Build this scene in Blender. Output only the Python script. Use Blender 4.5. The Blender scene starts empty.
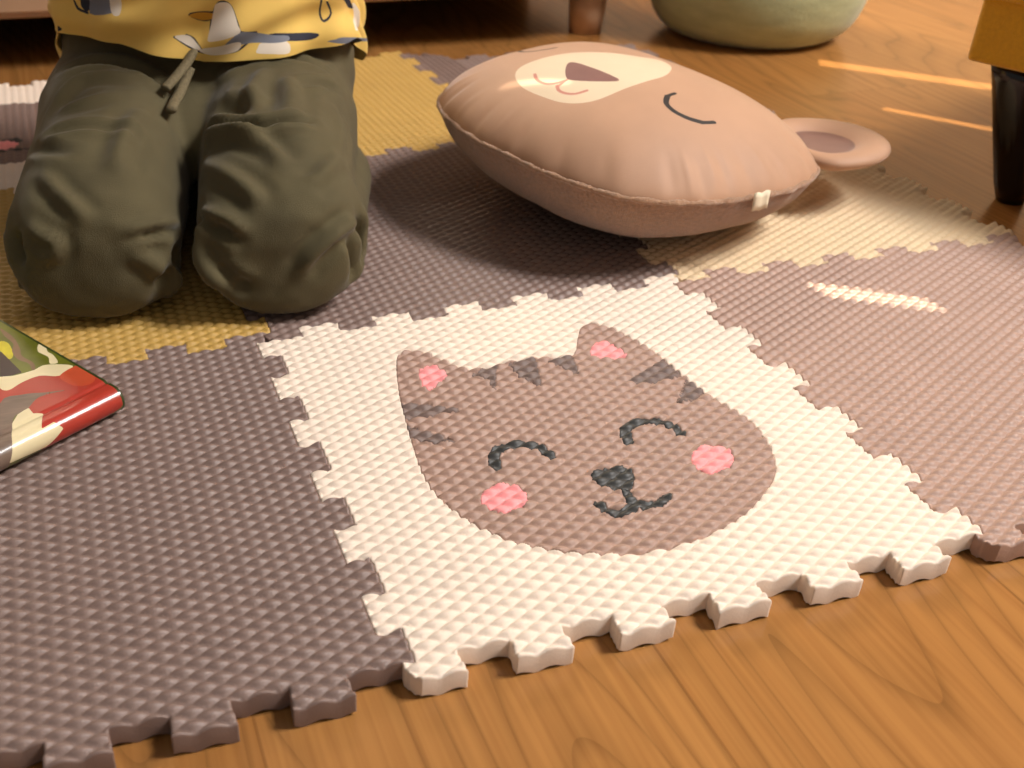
import bpy, bmesh, math, random
import numpy as np
from mathutils import Vector, Matrix, noise as mnoise
random.seed(7); rng = np.random.default_rng(7)
SC = bpy.context.scene
COL = SC.collection
FZ = -.0135
R = math.radians

# ------------------------------------------------------------------ helpers
def link(o, parent=None):
    COL.objects.link(o)
    if parent is not None: o.parent = parent
    return o
def tag(o, label=None, cat=None, group=None, kind=None):
    if label: o['label'] = label
    if cat: o['category'] = cat
    if group: o['group'] = group
    if kind: o['kind'] = kind
    return o
def empty(name, loc=(0, 0, 0), rz=0):
    o = bpy.data.objects.new(name, None); o.location = loc; o.rotation_euler = (0, 0, rz)
    o.empty_display_size = .05
    return link(o)
def np_mesh(name, V, F, mats, parent=None, mi=None, smooth=True):
    """V (n,3); F (m,4) quads, triangles padded with -1."""
    F = np.asarray(F, np.int64)
    used = np.unique(F[F >= 0]); remap = -np.ones(len(V), np.int64); remap[used] = np.arange(len(used))
    V = np.asarray(V, np.float32)[used]
    cnt = (F >= 0).sum(1); flat = remap[F[F >= 0]]
    me = bpy.data.meshes.new(name)
    me.vertices.add(len(V)); me.vertices.foreach_set('co', V.ravel())
    me.loops.add(len(flat)); me.loops.foreach_set('vertex_index', flat.astype(np.int32))
    me.polygons.add(len(F))
    me.polygons.foreach_set('loop_start', np.r_[0, np.cumsum(cnt)[:-1]].astype(np.int32))
    me.polygons.foreach_set('loop_total', cnt.astype(np.int32))
    for m in (mats if isinstance(mats, (list, tuple)) else [mats]): me.materials.append(m)
    if mi is not None: me.polygons.foreach_set('material_index', np.asarray(mi, np.int32))
    me.polygons.foreach_set('use_smooth', np.full(len(F), smooth))
    me.update(calc_edges=True); me.validate()
    return link(bpy.data.objects.new(name, me), parent)
def bm_obj(name, bm, mat, parent=None, smooth=True):
    me = bpy.data.meshes.new(name); bmesh.ops.recalc_face_normals(bm, faces=bm.faces)
    bm.to_mesh(me); bm.free()
    for m in (mat if isinstance(mat, (list, tuple)) else [mat]): me.materials.append(m)
    for f in me.polygons: f.use_smooth = smooth
    return link(bpy.data.objects.new(name, me), parent)
def box_bm(x0, x1, y0, y1, z0, z1, bev=0.0, seg=2):
    bm = bmesh.new(); bmesh.ops.create_cube(bm, size=1)
    for v in bm.verts:
        v.co = Vector((x0 + (v.co.x + .5)*(x1 - x0), y0 + (v.co.y + .5)*(y1 - y0), z0 + (v.co.z + .5)*(z1 - z0)))
    if bev: bmesh.ops.bevel(bm, geom=list(bm.edges), offset=bev, segments=seg, profile=.7, affect='EDGES')
    return bm
def catmull(P, n=6, closed=True):
    P = np.array(P, float); N = len(P); out = []
    rngi = range(N if closed else N - 1)
    for i in rngi:
        g = (lambda k: P[k % N]) if closed else (lambda k: P[min(max(k, 0), N - 1)])
        a, b, c, d = g(i - 1), g(i), g(i + 1), g(i + 2)
        for t in np.linspace(0, 1, n, endpoint=False):
            out.append(.5*((2*b) + (c - a)*t + (2*a - 5*b + 4*c - d)*t*t + (3*b - a - 3*c + d)*t**3))
    if not closed: out.append(P[-1])
    return np.array(out)
def sdf_poly(X, Y, P):
    """signed distance (negative inside) of points to the closed polygon P"""
    P = np.asarray(P, float); D = np.full(X.shape, 1e9); ins = np.zeros(X.shape, bool)
    m = 25 if P.max() > 2 else .025
    sel = (X > P[:, 0].min() - m) & (X < P[:, 0].max() + m) & (Y > P[:, 1].min() - m) & (Y < P[:, 1].max() + m)
    x, y = X[sel], Y[sel]; d = np.full(x.shape, 1e9); inn = np.zeros(x.shape, bool)
    for a, b in zip(P, np.roll(P, -1, 0)):
        e = b - a; L = (e*e).sum() + 1e-12
        t = np.clip(((x - a[0])*e[0] + (y - a[1])*e[1])/L, 0, 1)
        d = np.minimum(d, np.hypot(x - a[0] - t*e[0], y - a[1] - t*e[1]))
        c = (a[1] > y) != (b[1] > y)
        xi = (b[0] - a[0])*(y - a[1])/((b[1] - a[1]) if abs(b[1] - a[1]) > 1e-12 else 1e-12) + a[0]
        inn ^= c & (x < xi)
    D[sel] = np.where(inn, -d, d)
    return D
def sdf_stroke(X, Y, P, r0, r1=None):
    P = np.asarray(P, float); D = np.full(X.shape, 1e9); n = len(P) - 1
    r1 = r0 if r1 is None else r1
    for i in range(n):
        a, b = P[i], P[i + 1]; e = b - a; L = (e*e).sum() + 1e-12
        t = np.clip(((X - a[0])*e[0] + (Y - a[1])*e[1])/L, 0, 1)
        r = r0 + (r1 - r0)*(i + t)/n
        D = np.minimum(D, np.hypot(X - a[0] - t*e[0], Y - a[1] - t*e[1]) - r)
    return D
class Cut:
    """a surface that can be cut along contours into flush pieces of their own"""
    def __init__(s, V, F, S):
        s.V = np.asarray(V, float); s.F = np.asarray(F); s.S = dict(S)     # S: name -> per-vertex signed distance
    def split(s, key, F, groove=0.0):
        S = s.S[key]; f = np.where(F >= 0, F, F[:, :1]); v = S[f]
        inside = (v <= 0).all(1); outside = (v >= 0).all(1) & ~inside
        Fi, Fo = [F[inside]], [F[outside]]
        cross = F[~inside & ~outside]
        newV = []; edge = {}; base = len(s.V); newS = {k: [] for k in s.S}
        def ev(a, b):
            k = (min(a, b), max(a, b))
            if k not in edge:
                t = S[k[0]]/(S[k[0]] - S[k[1]])
                q = s.V[k[0]]*(1 - t) + s.V[k[1]]*t; q = q.copy(); q[2] -= groove
                edge[k] = base + len(newV); newV.append(q)
                for kk in s.S: newS[kk].append(s.S[kk][k[0]]*(1 - t) + s.S[kk][k[1]]*t)
            return edge[k]
        A, B = [], []
        def fan(p, out):
            for i in range(1, len(p) - 1): out.append((p[0], p[i], p[i + 1], -1))
        for q in cross:
            p = [int(i) for i in q if i >= 0]; pi, po = [], []
            for i in range(len(p)):
                a, b = p[i], p[(i + 1) % len(p)]
                (pi if S[a] <= 0 else po).append(a)
                if (S[a] <= 0) != (S[b] <= 0):
                    m = ev(a, b); pi.append(m); po.append(m)
            if len(pi) > 2: fan(pi, A)
            if len(po) > 2: fan(po, B)
        if newV:
            s.V = np.vstack([s.V, newV])
            for kk in s.S: s.S[kk] = np.r_[s.S[kk], newS[kk]]
            s.S[key][base:] = 0
        if A: Fi.append(np.array(A))
        if B: Fo.append(np.array(B))
        return np.vstack(Fi), np.vstack(Fo)

# ------------------------------------------------------------------ materials
def lin(r, g, b):
    f = lambda c: (c/255/12.92 if c/255 <= .04045 else ((c/255 + .055)/1.055)**2.4)
    return (f(r), f(g), f(b), 1)
def nt(name):
    m = bpy.data.materials.new(name); m.use_nodes = True; t = m.node_tree
    return m, t, t.nodes['Principled BSDF']
def N(t, typ, **kw):
    n = t.nodes.new(typ)
    for k, v in kw.items():
        if k in n.inputs.keys() if isinstance(k, str) else False: n.inputs[k].default_value = v
        else: setattr(n, k, v)
    return n
def mat(name, rgb, rough=.6, var=.08, scale=40, bump=0.0, bscale=None, sheen=0.0, spec=.5, stretch=(1, 1, 1), coat=0.0, metal=0.0, sub=0.0):
    m, t, b = nt(name); c = lin(*rgb)
    tc = N(t, 'ShaderNodeTexCoord'); mp = N(t, 'ShaderNodeMapping'); mp.inputs['Scale'].default_value = stretch
    t.links.new(tc.outputs['Object'], mp.inputs['Vector'])
    nz = N(t, 'ShaderNodeTexNoise', Scale=scale, Detail=4.0); t.links.new(mp.outputs[0], nz.inputs['Vector'])
    r = N(t, 'ShaderNodeValToRGB'); e = r.color_ramp.elements
    e[0].position = .3; e[1].position = .7
    e[0].color = tuple(x*(1 - var) for x in c[:3]) + (1,); e[1].color = tuple(min(1, x*(1 + var)) for x in c[:3]) + (1,)
    t.links.new(nz.outputs['Fac'], r.inputs['Fac']); t.links.new(r.outputs['Color'], b.inputs['Base Color'])
    b.inputs['Roughness'].default_value = rough; b.inputs['Specular IOR Level'].default_value = spec
    b.inputs['Sheen Weight'].default_value = sheen; b.inputs['Sheen Roughness'].default_value = .4
    b.inputs['Coat Weight'].default_value = coat; b.inputs['Metallic'].default_value = metal
    if bump:
        n2 = N(t, 'ShaderNodeTexNoise', Scale=bscale or scale*4, Detail=3.0); t.links.new(mp.outputs[0], n2.inputs['Vector'])
        bp = N(t, 'ShaderNodeBump', Strength=bump, Distance=.002); t.links.new(n2.outputs['Fac'], bp.inputs['Height'])
        t.links.new(bp.outputs['Normal'], b.inputs['Normal'])
    return m
def wood_floor():
    m, t, b = nt('floor_wood'); L = t.links.new
    tc = N(t, 'ShaderNodeTexCoord'); sx = N(t, 'ShaderNodeSeparateXYZ'); L(tc.outputs['Object'], sx.inputs[0])
    def M(op, a, c=None, d=None):
        n = N(t, 'ShaderNodeMath', operation=op)
        for i, q in enumerate((a, c, d)):
            if q is None: continue
            if isinstance(q, (int, float)): n.inputs[i].default_value = q
            else: L(q, n.inputs[i])
        return n.outputs[0]
    PW = .19
    xs = M('DIVIDE', M('ADD', sx.outputs['X'], .075), PW); pi = M('FLOOR', xs); fr = M('FRACT', xs)
    off = M('MULTIPLY', pi, 7.31)
    # long planks with staggered butt joints
    ys = M('DIVIDE', M('ADD', sx.outputs['Y'], M('MULTIPLY', M('FRACT', M('MULTIPLY', pi, .618)), 1.2)), 1.25)
    bj = M('FLOOR', ys); fy = M('FRACT', ys)
    seed = M('ADD', off, M('MULTIPLY', bj, 3.77))
    cv = N(t, 'ShaderNodeCombineXYZ'); L(sx.outputs['X'], cv.inputs[0]); L(M('MULTIPLY', sx.outputs['Y'], .16), cv.inputs[1]); L(seed, cv.inputs[2])
    n1 = N(t, 'ShaderNodeTexNoise', Scale=7.0, Detail=1.2, Roughness=.4); L(cv.outputs[0], n1.inputs['Vector'])
    ring = M('FRACT', M('MULTIPLY', n1.outputs['Fac'], 26.0))
    rp = N(t, 'ShaderNodeValToRGB'); L(ring, rp.inputs[0]); e = rp.color_ramp.elements
    e[0].position = 0; e[0].color = (.22, .22, .22, 1); e[1].position = .14; e[1].color = (.85, .85, .85, 1)
    e2 = rp.color_ramp.elements.new(.55); e2.color = (1, 1, 1, 1); e3 = rp.color_ramp.elements.new(1); e3.color = (.62, .62, .62, 1)
    cv2 = N(t, 'ShaderNodeCombineXYZ'); L(M('MULTIPLY', sx.outputs['X'], 260), cv2.inputs[0]); L(M('MULTIPLY', sx.outputs['Y'], 5), cv2.inputs[1]); L(seed, cv2.inputs[2])
    n2 = N(t, 'ShaderNodeTexNoise', Scale=1.0, Detail=3.0); L(cv2.outputs[0], n2.inputs['Vector'])
    n3 = N(t, 'ShaderNodeTexNoise', Scale=5.0, Detail=2.0); L(cv.outputs[0], n3.inputs['Vector'])
    w = N(t, 'ShaderNodeTexWhiteNoise', noise_dimensions='1D'); L(seed, w.inputs['W'])
    base = N(t, 'ShaderNodeMix', data_type='RGBA'); base.inputs[6].default_value = lin(*FLOOR_A); base.inputs[7].default_value = lin(*FLOOR_B)
    L(M('ADD', M('MULTIPLY', n3.outputs['Fac'], .7), M('MULTIPLY', w.outputs['Value'], .3)), base.inputs[0])
    d1 = N(t, 'ShaderNodeMix', data_type='RGBA', blend_type='MULTIPLY'); d1.inputs[0].default_value = .42
    L(base.outputs[2], d1.inputs[6]); L(rp.outputs[0], d1.inputs[7])
    r2 = N(t, 'ShaderNodeValToRGB'); L(n2.outputs['Fac'], r2.inputs[0]); q = r2.color_ramp.elements
    q[0].position = .3; q[0].color = (.62, .55, .5, 1); q[1].position = .6; q[1].color = (1, 1, 1, 1)
    d2 = N(t, 'ShaderNodeMix', data_type='RGBA', blend_type='MULTIPLY'); d2.inputs[0].default_value = .46
    L(d1.outputs[2], d2.inputs[6]); L(r2.outputs[0], d2.inputs[7])
    # fine joints
    ej = M('MINIMUM', M('MINIMUM', fr, M('SUBTRACT', 1, fr)), M('MULTIPLY', M('MINIMUM', fy, M('SUBTRACT', 1, fy)), 6.5))
    jm = M('LESS_THAN', ej, .004)
    d3 = N(t, 'ShaderNodeMix', data_type='RGBA'); L(M('MULTIPLY', jm, .3), d3.inputs[0]); L(d2.outputs[2], d3.inputs[6]); d3.inputs[7].default_value = lin(70, 38, 18)
    L(d3.outputs[2], b.inputs['Base Color'])
    b.inputs['Roughness'].default_value = .23; b.inputs['Specular IOR Level'].default_value = .36
    bp = N(t, 'ShaderNodeBump', Strength=.06, Distance=.001); L(n2.outputs['Fac'], bp.inputs['Height']); L(bp.outputs[0], b.inputs['Normal'])
    return m

CAT ={
  'face':[(69.5, 248.5), (73.9, 258.0), (82.4, 262.2), (89.8, 258.8), (99.3, 245.1), (106.4, 233.3), (115.3, 227.0), (129.8, 227.9), (145.0, 229.9), (162.1, 229.2), (183.8, 225.5), (196.3, 244.3), (206.4, 259.0), (214.7, 261.4), (224.3, 252.5), (232.4, 232.5), (238.2, 209.4), (240.6, 181.9), (244.2, 158.2), (249.5, 138.8), (253.3, 122.5), (250.5, 103.4), (245.0, 88.1), (236.7, 74.4), (221.6, 61.4), (204.1, 50.0), (187.1, 42.6), (169.8, 38.1), (151.7, 35.5), (133.3, 36.0), (116.9, 39.9), (101.4, 45.6), (86.7, 53.2), (74.8, 62.4), (64.7, 74.0), (57.0, 86.7), (51.1, 102.2), (48.0, 117.0), (48.0, 134.5), (51.0, 158.4), (54.1, 179.4), (58.7, 206.0), (64.0, 229.2)],
  'earL':[(81.6, 236.9), (91.6, 239.3), (96.6, 225.7), (86.8, 217.4), (79.0, 212.2), (77.6, 222.6)],
  'earR':[(200.2, 231.7), (207.3, 237.0), (213.7, 234.6), (218.3, 215.3), (207.8, 214.0), (196.3, 220.7)],
  'cheekL':[(95.3, 94.2), (92.5, 90.2), (88.4, 87.4), (83.5, 86.2), (78.6, 86.7), (74.4, 88.9), (71.5, 92.4), (70.3, 96.8), (71.0, 101.4), (73.7, 105.5), (77.8, 108.5), (82.8, 109.8), (87.9, 109.3), (92.2, 107.0), (95.2, 103.3), (96.2, 98.8)],
  'cheekR':[(222.6, 93.9), (218.9, 89.7), (214.0, 86.7), (208.8, 85.3), (203.9, 85.7), (200.0, 87.9), (197.8, 91.5), (197.5, 96.1), (199.3, 100.9), (202.8, 105.2), (207.7, 108.4), (213.1, 109.9), (218.2, 109.5), (222.2, 107.2), (224.4, 103.4), (224.5, 98.8)],
  'nose':[(137.0, 102.1), (144.3, 106.7), (155.3, 105.8), (161.3, 101.6), (159.5, 93.4), (152.4, 84.7), (146.2, 85.8), (139.3, 91.7)],
  'st1':[(112.9, 220.9), (127.8, 228.5), (130.1, 227.9), (119.2, 202.7), (121.2, 214.8)],
  'st2':[(140.1, 226.5), (147.7, 229.6), (157.6, 228.9), (148.2, 196.6), (145.3, 204.1), (140.5, 209.1)],
  'st3':[(166.6, 223.0), (175.2, 225.8), (182.3, 225.9), (176.9, 203.4), (172.0, 212.8)],
  'st4':[(204.7, 186.4), (217.4, 193.0), (237.7, 203.0), (239.1, 183.4), (228.6, 181.4), (216.9, 181.3), (208.0, 183.4)],
  'st5':[(241.1, 176.7), (244.7, 163.0), (231.2, 155.7), (222.8, 155.8), (231.7, 165.4)],
  'st6':[(56.4, 201.9), (71.8, 197.3), (89.0, 186.0), (78.7, 186.8), (65.1, 185.2), (54.1, 186.7)],
  'st7':[(53.0, 178.4), (64.2, 167.5), (75.0, 156.4), (65.8, 157.4), (56.3, 162.9), (51.8, 166.8)],
}
CATS ={
  'eyeL':[(89.5, 126.2), (93.0, 136.7), (100.5, 142.0), (112.0, 142.0), (119.9, 136.6), (123.7, 126.7)],
  'eyeR':[(173.1, 127.2), (176.4, 137.7), (185.2, 143.1), (196.7, 141.5), (204.4, 135.6), (206.6, 125.1)],
  'm0':[(150.4, 87.6), (148.7, 80.5), (147.8, 74.1)],
  'm1':[(130.1, 78.6), (132.0, 72.2), (138.4, 68.2), (146.1, 70.9)],
  'm2':[(148.4, 76.1), (153.4, 69.9), (161.4, 70.1), (168.5, 73.9)],
}
BOOK ={
  'hinge':[(69.1, 3.8), (5.4, -1.1)],
  'edge':[(0.4, 125.6), (1.7, 97.8), (1.3, 42.6), (1.4, -0.1)],
  'foxhead':[(19.8, 30.1), (4.5, 32.3), (2.8, 24.5), (5.4, 13.9), (11.9, 8.7), (18.8, 11.3), (21.4, 18.7)],
  'red':[(51.5, 45.0), (49.3, 39.0), (39.2, 40.6), (27.8, 39.1), (19.8, 30.1), (4.5, 32.3), (5.4, 13.9), (4.7, -0.1), (8.5, -17.8), (59.9, -21.3), (57.2, -4.6), (54.5, 12.8), (41.3, 19.1), (26.7, 13.5), (36.8, 21.2), (46.8, 28.9), (60.8, 30.3)],
  'cream1':[(44.5, 56.0), (38.5, 51.1), (26.8, 47.6), (17.7, 47.1), (7.6, 33.8), (19.8, 30.1), (27.8, 39.1), (39.2, 40.6), (49.3, 39.0), (51.5, 45.0)],
  'bark':[(60.8, 30.3), (46.8, 28.9), (36.8, 21.2), (26.7, 13.5), (41.3, 19.1), (54.5, 12.8), (64.7, 10.6), (83.7, -16.6), (90.0, -15.7)],
  'tail':[(67.6, 7.1), (60.5, 12.6), (55.4, 13.7), (52.3, 13.8), (53.9, 6.9), (49.5, 3.6), (58.7, -7.9), (50.3, -7.4), (47.2, -12.5), (59.4, -18.5), (83.7, -16.6)],
  'dark':[(27.0, 83.7), (30.5, 63.4), (32.8, 50.4), (39.4, 52.1), (44.5, 56.0)],
  'yellow':[(20.8, 93.4), (18.6, 86.8), (24.5, 72.7), (29.3, 70.1), (27.7, 82.5)],
  'trunk':[(11.2, 108.5), (12.0, 92.0), (17.1, 76.7), (21.6, 67.4), (21.6, 55.4), (25.2, 47.7), (27.0, 48.5), (24.2, 56.3), (25.7, 66.0), (22.7, 76.8), (16.8, 84.7), (15.0, 97.5)],
  'mush':[(8.1, 70.7), (4.3, 72.7), (4.0, 68.3), (7.9, 60.2), (8.0, 54.2), (11.4, 44.0), (15.5, 46.6), (11.7, 53.5), (11.8, 59.3), (11.9, 64.6)],
}

PBEAR = {
  'muzzle': [(-41.1, -79.4), (-48.8, -66.0), (-45.4, -44.5), (-36.7, -17.8), (-22.8, 3.9), (-6.0, 22.8), (3.4, 41.5), (21.7, 32.1), (34.8, 9.1), (37.6, -15.7), (37.5, -42.7), (35.1, -65.5), (27.8, -78.4), (15.3, -85.8), (-2.3, -88.2), (-23.4, -87.7)],
  'nose': [(-16.3, -50.1), (-21.8, -40.8), (-17.5, -36.6), (-4.4, -35.3), (10.9, -34.7), (26.5, -36.3), (19.1, -48.1), (7.9, -57.4), (-1.7, -62.1), (-8.6, -58.2)],
  'm1': [(-29.5, -70.1), (-21.5, -75.3), (-12.5, -76.0), (-6.4, -71.8), (-3.0, -64.9)],
  'm2': [(-3.0, -73.2), (2.7, -76.9), (10.4, -76.6), (16.5, -72.7), (19.8, -65.1)],
  'stem': [(-2.5, -62.5), (-2.2, -67.8), (-1.6, -74.3)],
  'eye': [(59.4, -10.3), (60.3, -20.8), (66.4, -29.4), (75.5, -31.1), (85.0, -26.4), (91.8, -18.5), (94.9, -6.8)],
}

RIDGE11 = False
SPOT_A = -.08
EARS = [(.092, .151, R(34), .055, .061, .046, .015), (-.090, .135, R(-35), .056, .056, .058, -.12)]
POUF = (.778, .945, .95)
STOOL = dict(x=.796, y=-.063, rot=21.8, lx=.38, ly=.5, zb=.11, legs=[(.057, .452, -1.2, .9), (.35, .435, -.5, -.4), (.03, .06, .5, .4), (.35, .06, -.5, .4)])
LEGS = []
for q in (-1, 1):
    c = q*.0635
    LEGS.append([(c, -.013, .038, .022, .022, 's'), (c, -.008, .041, .042, .036, 's'), (c, .005, .045, .052, .044, 's'), (c*.98, .03, .051, .0565, .051, 's'), (c*.965, .07, .058, .0565, .058, 's'),
                 (c*.97, .12, .063, .0575, .0625, 's'), (c, .17, .068, .0615, .0635, 's'), (c*.97, .23, .07, .062, .065, 's'), (c*.85, .29, .07, .055, .06, 's'), (c*.8, .33, .07, .03, .03, 's')])
LOFTS = [([(.004, .27, .0, .10, .085, 'z'), (.005, .265, .05, .118, .10, 'z'), (.006, .255, .10, .121, .095, 'z'), (.007, .255, .14, .117, .080, 'z'), (.007, .26, .16, .110, .07, 'z')], 2.4),
         ([(0, .106, .072, .016, .014, 's'), (0, .114, .076, .028, .020, 's'), (0, .135, .082, .04, .024, 's'), (0, .17, .09, .05, .03, 's'), (0, .2, .09, .05, .03, 's')], 2.2)]
for q in (-1, 1):
    LOFTS.append(([(q*.07, .06, .028, .03, .026, 's'), (q*.078, .1, .03, .05, .03, 's'), (q*.085, .18, .03, .052, .03, 's'), (q*.082, .27, .028, .04, .028, 's')], 2.3))
FOLD_TUBES = [([(-.096, .04, .092), (-.107, .030, .078), (-.116, .022, .060), (-.115, .010, .040), (-.102, -.003, .027)], .0062),
              ([(.106, .05, .088), (.116, .036, .070), (.120, .028, .048), (.117, .016, .027), (.106, .004, .02)], .0062),
              ([(.024, .012, .072), (.013, .004, .062), (.010, -.002, .049), (.016, -.010, .037), (.031, -.011, .03)], .0065),
              ([(-.026, .002, .052), (-.014, .004, .042), (-.010, .010, .028), (-.018, .010, .012)], .0055),
              ([(-.112, .10, .05), (-.120, .06, .035), (-.116, .02, .018)], .008), ([(.114, .12, .05), (.120, .07, .035), (.116, .03, .018)], .008)]
# folds of the trouser cloth: path (across, back from the knees, height), width, height (negative = crease), trough
FOLDS = [
 ([(-.036, -.008, .064), (-.019, .002, .064), (-.007, .026, .054)], .0030, -.0042, .6),
 ([(-.04, -.008, .069), (-.021, .002, .069), (-.007, .026, .060)], .0040, .0022, .0),
 ([(-.095, .028, .100), (-.080, .009, .093), (-.071, .001, .087), (-.060, -.007, .078)], .0050, .0048, .5),
 ([(-.031, .096, .114), (-.038, .070, .112), (-.042, .042, .105), (-.043, .023, .099)], .0070, .0040, .4),
 ([(-.105, .066, .108), (-.0706, .067, .116), (-.047, .067, .114), (-.030, .062, .105)], .0040, -.0030, .6),
 ([(-.105, .095, .112), (-.085, .132, .125), (-.066, .139, .1285), (-.04, .139, .125)], .0060, .0040, .5),
 ([(-.100, .170, .122), (-.063, .163, .132), (-.034, .155, .125), (-.014, .146, .110)], .0050, -.0050, .6),
 ([(-.0227, -.001, .026), (-.0147, .007, .034), (-.010, .019, .046)], .0070, -.0080, .4),
 ([(-.100, -.001, .074), (-.091, -.008, .069), (-.081, -.011, .064), (-.083, -.012, .057), (-.093, -.010, .052)], .0045, .0040, .5),
 ([(-.109, .008, .066), (-.109, .002, .057), (-.106, -.003, .047)], .0060, -.0120, .1),
 ([(.014, .093, .100), (.044, .066, .112), (.066, .065, .115), (.088, .071, .115)], .0042, -.0062, .7),
 ([(.018, .082, .101), (.044, .057, .109), (.066, .056, .112), (.085, .062, .112)], .0060, .0030, .0),
 ([(.018, .112, .110), (.032, .10, .1165), (.042, .088, .116)], .0080, -.0060, .4),
 ([(.014, .08, .099), (.039, .058, .108), (.058, .040, .107), (.067, .024, .102)], .0055, .0046, .6),
 ([(.012, .056, .088), (.031, .024, .094), (.045, .007, .090), (.051, -.001, .084)], .0055, .0044, .6),
 ([(.012, .016, .064), (.027, -.003, .0675), (.039, -.009, .061)], .0040, -.0040, .8),
 ([(.012, .02, .069), (.027, .0, .073), (.041, -.007, .067)], .0045, .0040, .2),
 ([(.118, .012, .066), (.1005, -.0066, .063), (.0844, -.012, .051), (.076, -.0125, .039)], .0045, .0052, .7),
 ([(.1126, .002, .054), (.1135, .004, .040), (.1127, .005, .024)], .0045, -.0065, .3),
 ([(.1195, .02, .062), (.121, .022, .046), (.119, .016, .03)], .0055, -.0080, .2),
 ([(.047, .09, .1175), (.048, .118, .124), (.055, .147, .129)], .0060, .0034, .5),
 ([(.071, .131, .127), (.073, .102, .121), (.072, .074, .117)], .0070, .0040, .4),
 ([(.080, .125, .126), (.095, .135, .122), (.112, .148, .112)], .0045, -.0034, .6),
 ([(-.037, -.009, .054), (-.023, -.005, .046), (-.0175, .004, .029)], .0050, .0034, .6),
 ([(.021, -.004, .044), (.031, -.0085, .034), (.044, -.011, .027)], .0055, -.0060, .4),
 ([(.109, .051, .098), (.094, .022, .096), (.084, .012, .093)], .0055, .0034, .5),
 ([(.112, .12, .107), (.1164, .095, .0997), (.1165, .056, .091)], .0050, -.0040, .5),
 ([(-.074, .04, .108), (-.09, .05, .106), (-.108, .07, .098)], .0050, -.0026, .6),
 ([(-.055, .11, .122), (-.072, .10, .121), (-.09, .098, .116)], .0050, .0026, .6),
 ([(.006, .155, .120), (.035, .160, .130), (.070, .165, .130), (.102, .165, .120)], .0040, -.0042, .8)]
WRINKLES = []
CORDS = [[(.002, .158, .140), (-.003, .150, .133), (-.010, .139, .127), (-.018, .128, .121)], [(-.001, .150, .129), (-.005, .142, .122), (-.008, .130, .117), (-.0115, .114, .114), (-.012, .102, .1135)]]
HEM_A = [-3.15, -1.75, -1.45, -1.1, -.5, 0, .5, 1.1, 1.45, 1.75, 3.15]; HEM_Z = [.085, .095, .120, .147, .145, .132, .135, .136, .120, .10, .085]
SH_HW = [.124, .124, .116, .106, .06]; SH_F = [.098, .098, .092, .08, .05]; SH_C = .25
SHIRT_PRINT = [
 ('white', [(10.9, 46.9), (13.4, 53.8), (18.4, 55.5), (23.5, 54.2), (26.0, 48.3), (26.8, 40.0), (27.6, 34.9), (19.3, 30.9), (10.1, 28.2), (4.2, 27.9), (7.5, 37.1), (9.2, 41.9)]),
 ('beak', [(-6.7, 46.3), (0.0, 48.0), (10.9, 46.9), (10.9, 43.4), (2.5, 41.6), (-5.9, 44.7)]),
 ('white_b', [(-2.5, 21.1), (12.6, 24.5), (21.8, 27.1), (27.6, 26.8), (26.0, 21.3), (16.8, 18.4), (5.0, 17.4)]),
 ('grey', [(27.6, 34.9), (36.0, 34.0), (51.1, 30.1), (62.0, 28.9), (62.0, 25.8), (50.3, 24.8), (36.0, 25.6), (16.8, 24.7), (21.8, 31.0)]),
 ('ink', [(49.4, 31.1), (66.2, 30.0), (88.8, 26.6), (82.1, 22.8), (62.0, 25.3), (48.6, 26.7)]),
 ('white_c', [(39.4, 21.5), (43.6, 25.5), (60.3, 25.3), (60.3, 17.4), (48.6, 17.7), (38.5, 18.3)]),
 ('white_d', [(-20.1, 30.6), (-11.7, 31.2), (-6.7, 28.5), (-0.8, 21.2), (-7.5, 22.6)]),
 ('ink_line', [(5.9, 28.5), (8.4, 39.8), (10.9, 46.9), (15.1, 54.6), (20.9, 55.6), (25.1, 50.5), (26.8, 40.0), (28.5, 34.9), (39.4, 33.6)]),
 ('ink_line', [(10.9, 47.7), (0.8, 48.0), (-6.7, 46.3), (2.5, 41.6), (10.9, 43.4)]),
 ('ink_line', [(-20.1, 30.6), (-10.1, 23.6), (0.0, 19.2), (16.8, 19.2), (26.0, 21.3), (32.7, 26.0)]),
 ('ink_line', [(-11.7, 31.2), (-5.9, 28.3), (-0.8, 21.2)]),
 ('white_e', [(-62.8, 60.9), (-56.1, 60.9), (-55.3, 51.8), (-56.1, 46.3), (-60.3, 45.9), (-64.5, 50.9)]),
 ('grey_b', [(-83.8, 57.3), (-62.0, 59.5), (-62.8, 51.5), (-62.0, 47.1), (-86.3, 43.7)]),
 ('ink_b', [(-95.5, 55.5), (-84.6, 56.6), (-87.1, 46.0), (-92.2, 44.9), (-97.2, 48.6)]),
 ('ink_line', [(-104.7, 53.1), (-98.9, 45.7), (-88.0, 43.7)]),
 ('ink_line', [(93.8, 53.0), (94.7, 40.5), (96.3, 34.4), (103.9, 39.4), (98.9, 48.7)]),
 ('ink_c', [(111.4, 51.0), (124.8, 48.3), (139.1, 36.7), (127.3, 40.3)]),
 ('white_f', [(135.7, 41.1), (145.8, 36.4), (170.1, 16.2), (130.7, 21.8), (143.3, 29.1)]),
 ('grey_c', [(101.4, 21.0), (108.1, 21.5), (119.8, 18.8), (237.9, -9.2), (105.6, 16.9)]),
 ('ink_d', [(-116.4, 31.7), (-112.3, 29.6), (-117.3, 27.4)])]
SUNAZ, SUNEL, SUN_E = 18, 50, 9
SLITS = [[(.392, .277, 0), (.463, .228, 0), (.468, .202, 0), (.397, .247, 0)], [(.785, .806, FZ), (.95, .63, FZ), (.935, .605, FZ), (.770, .781, FZ)],
         [(.744, .630, FZ), (.83, .515, FZ), (.818, .503, FZ), (.734, .620, FZ)], [(.2142, .453, .108), (.262, .4191, .118), (.2595, .4103, .116), (.2131, .4425, .1065)]]
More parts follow.
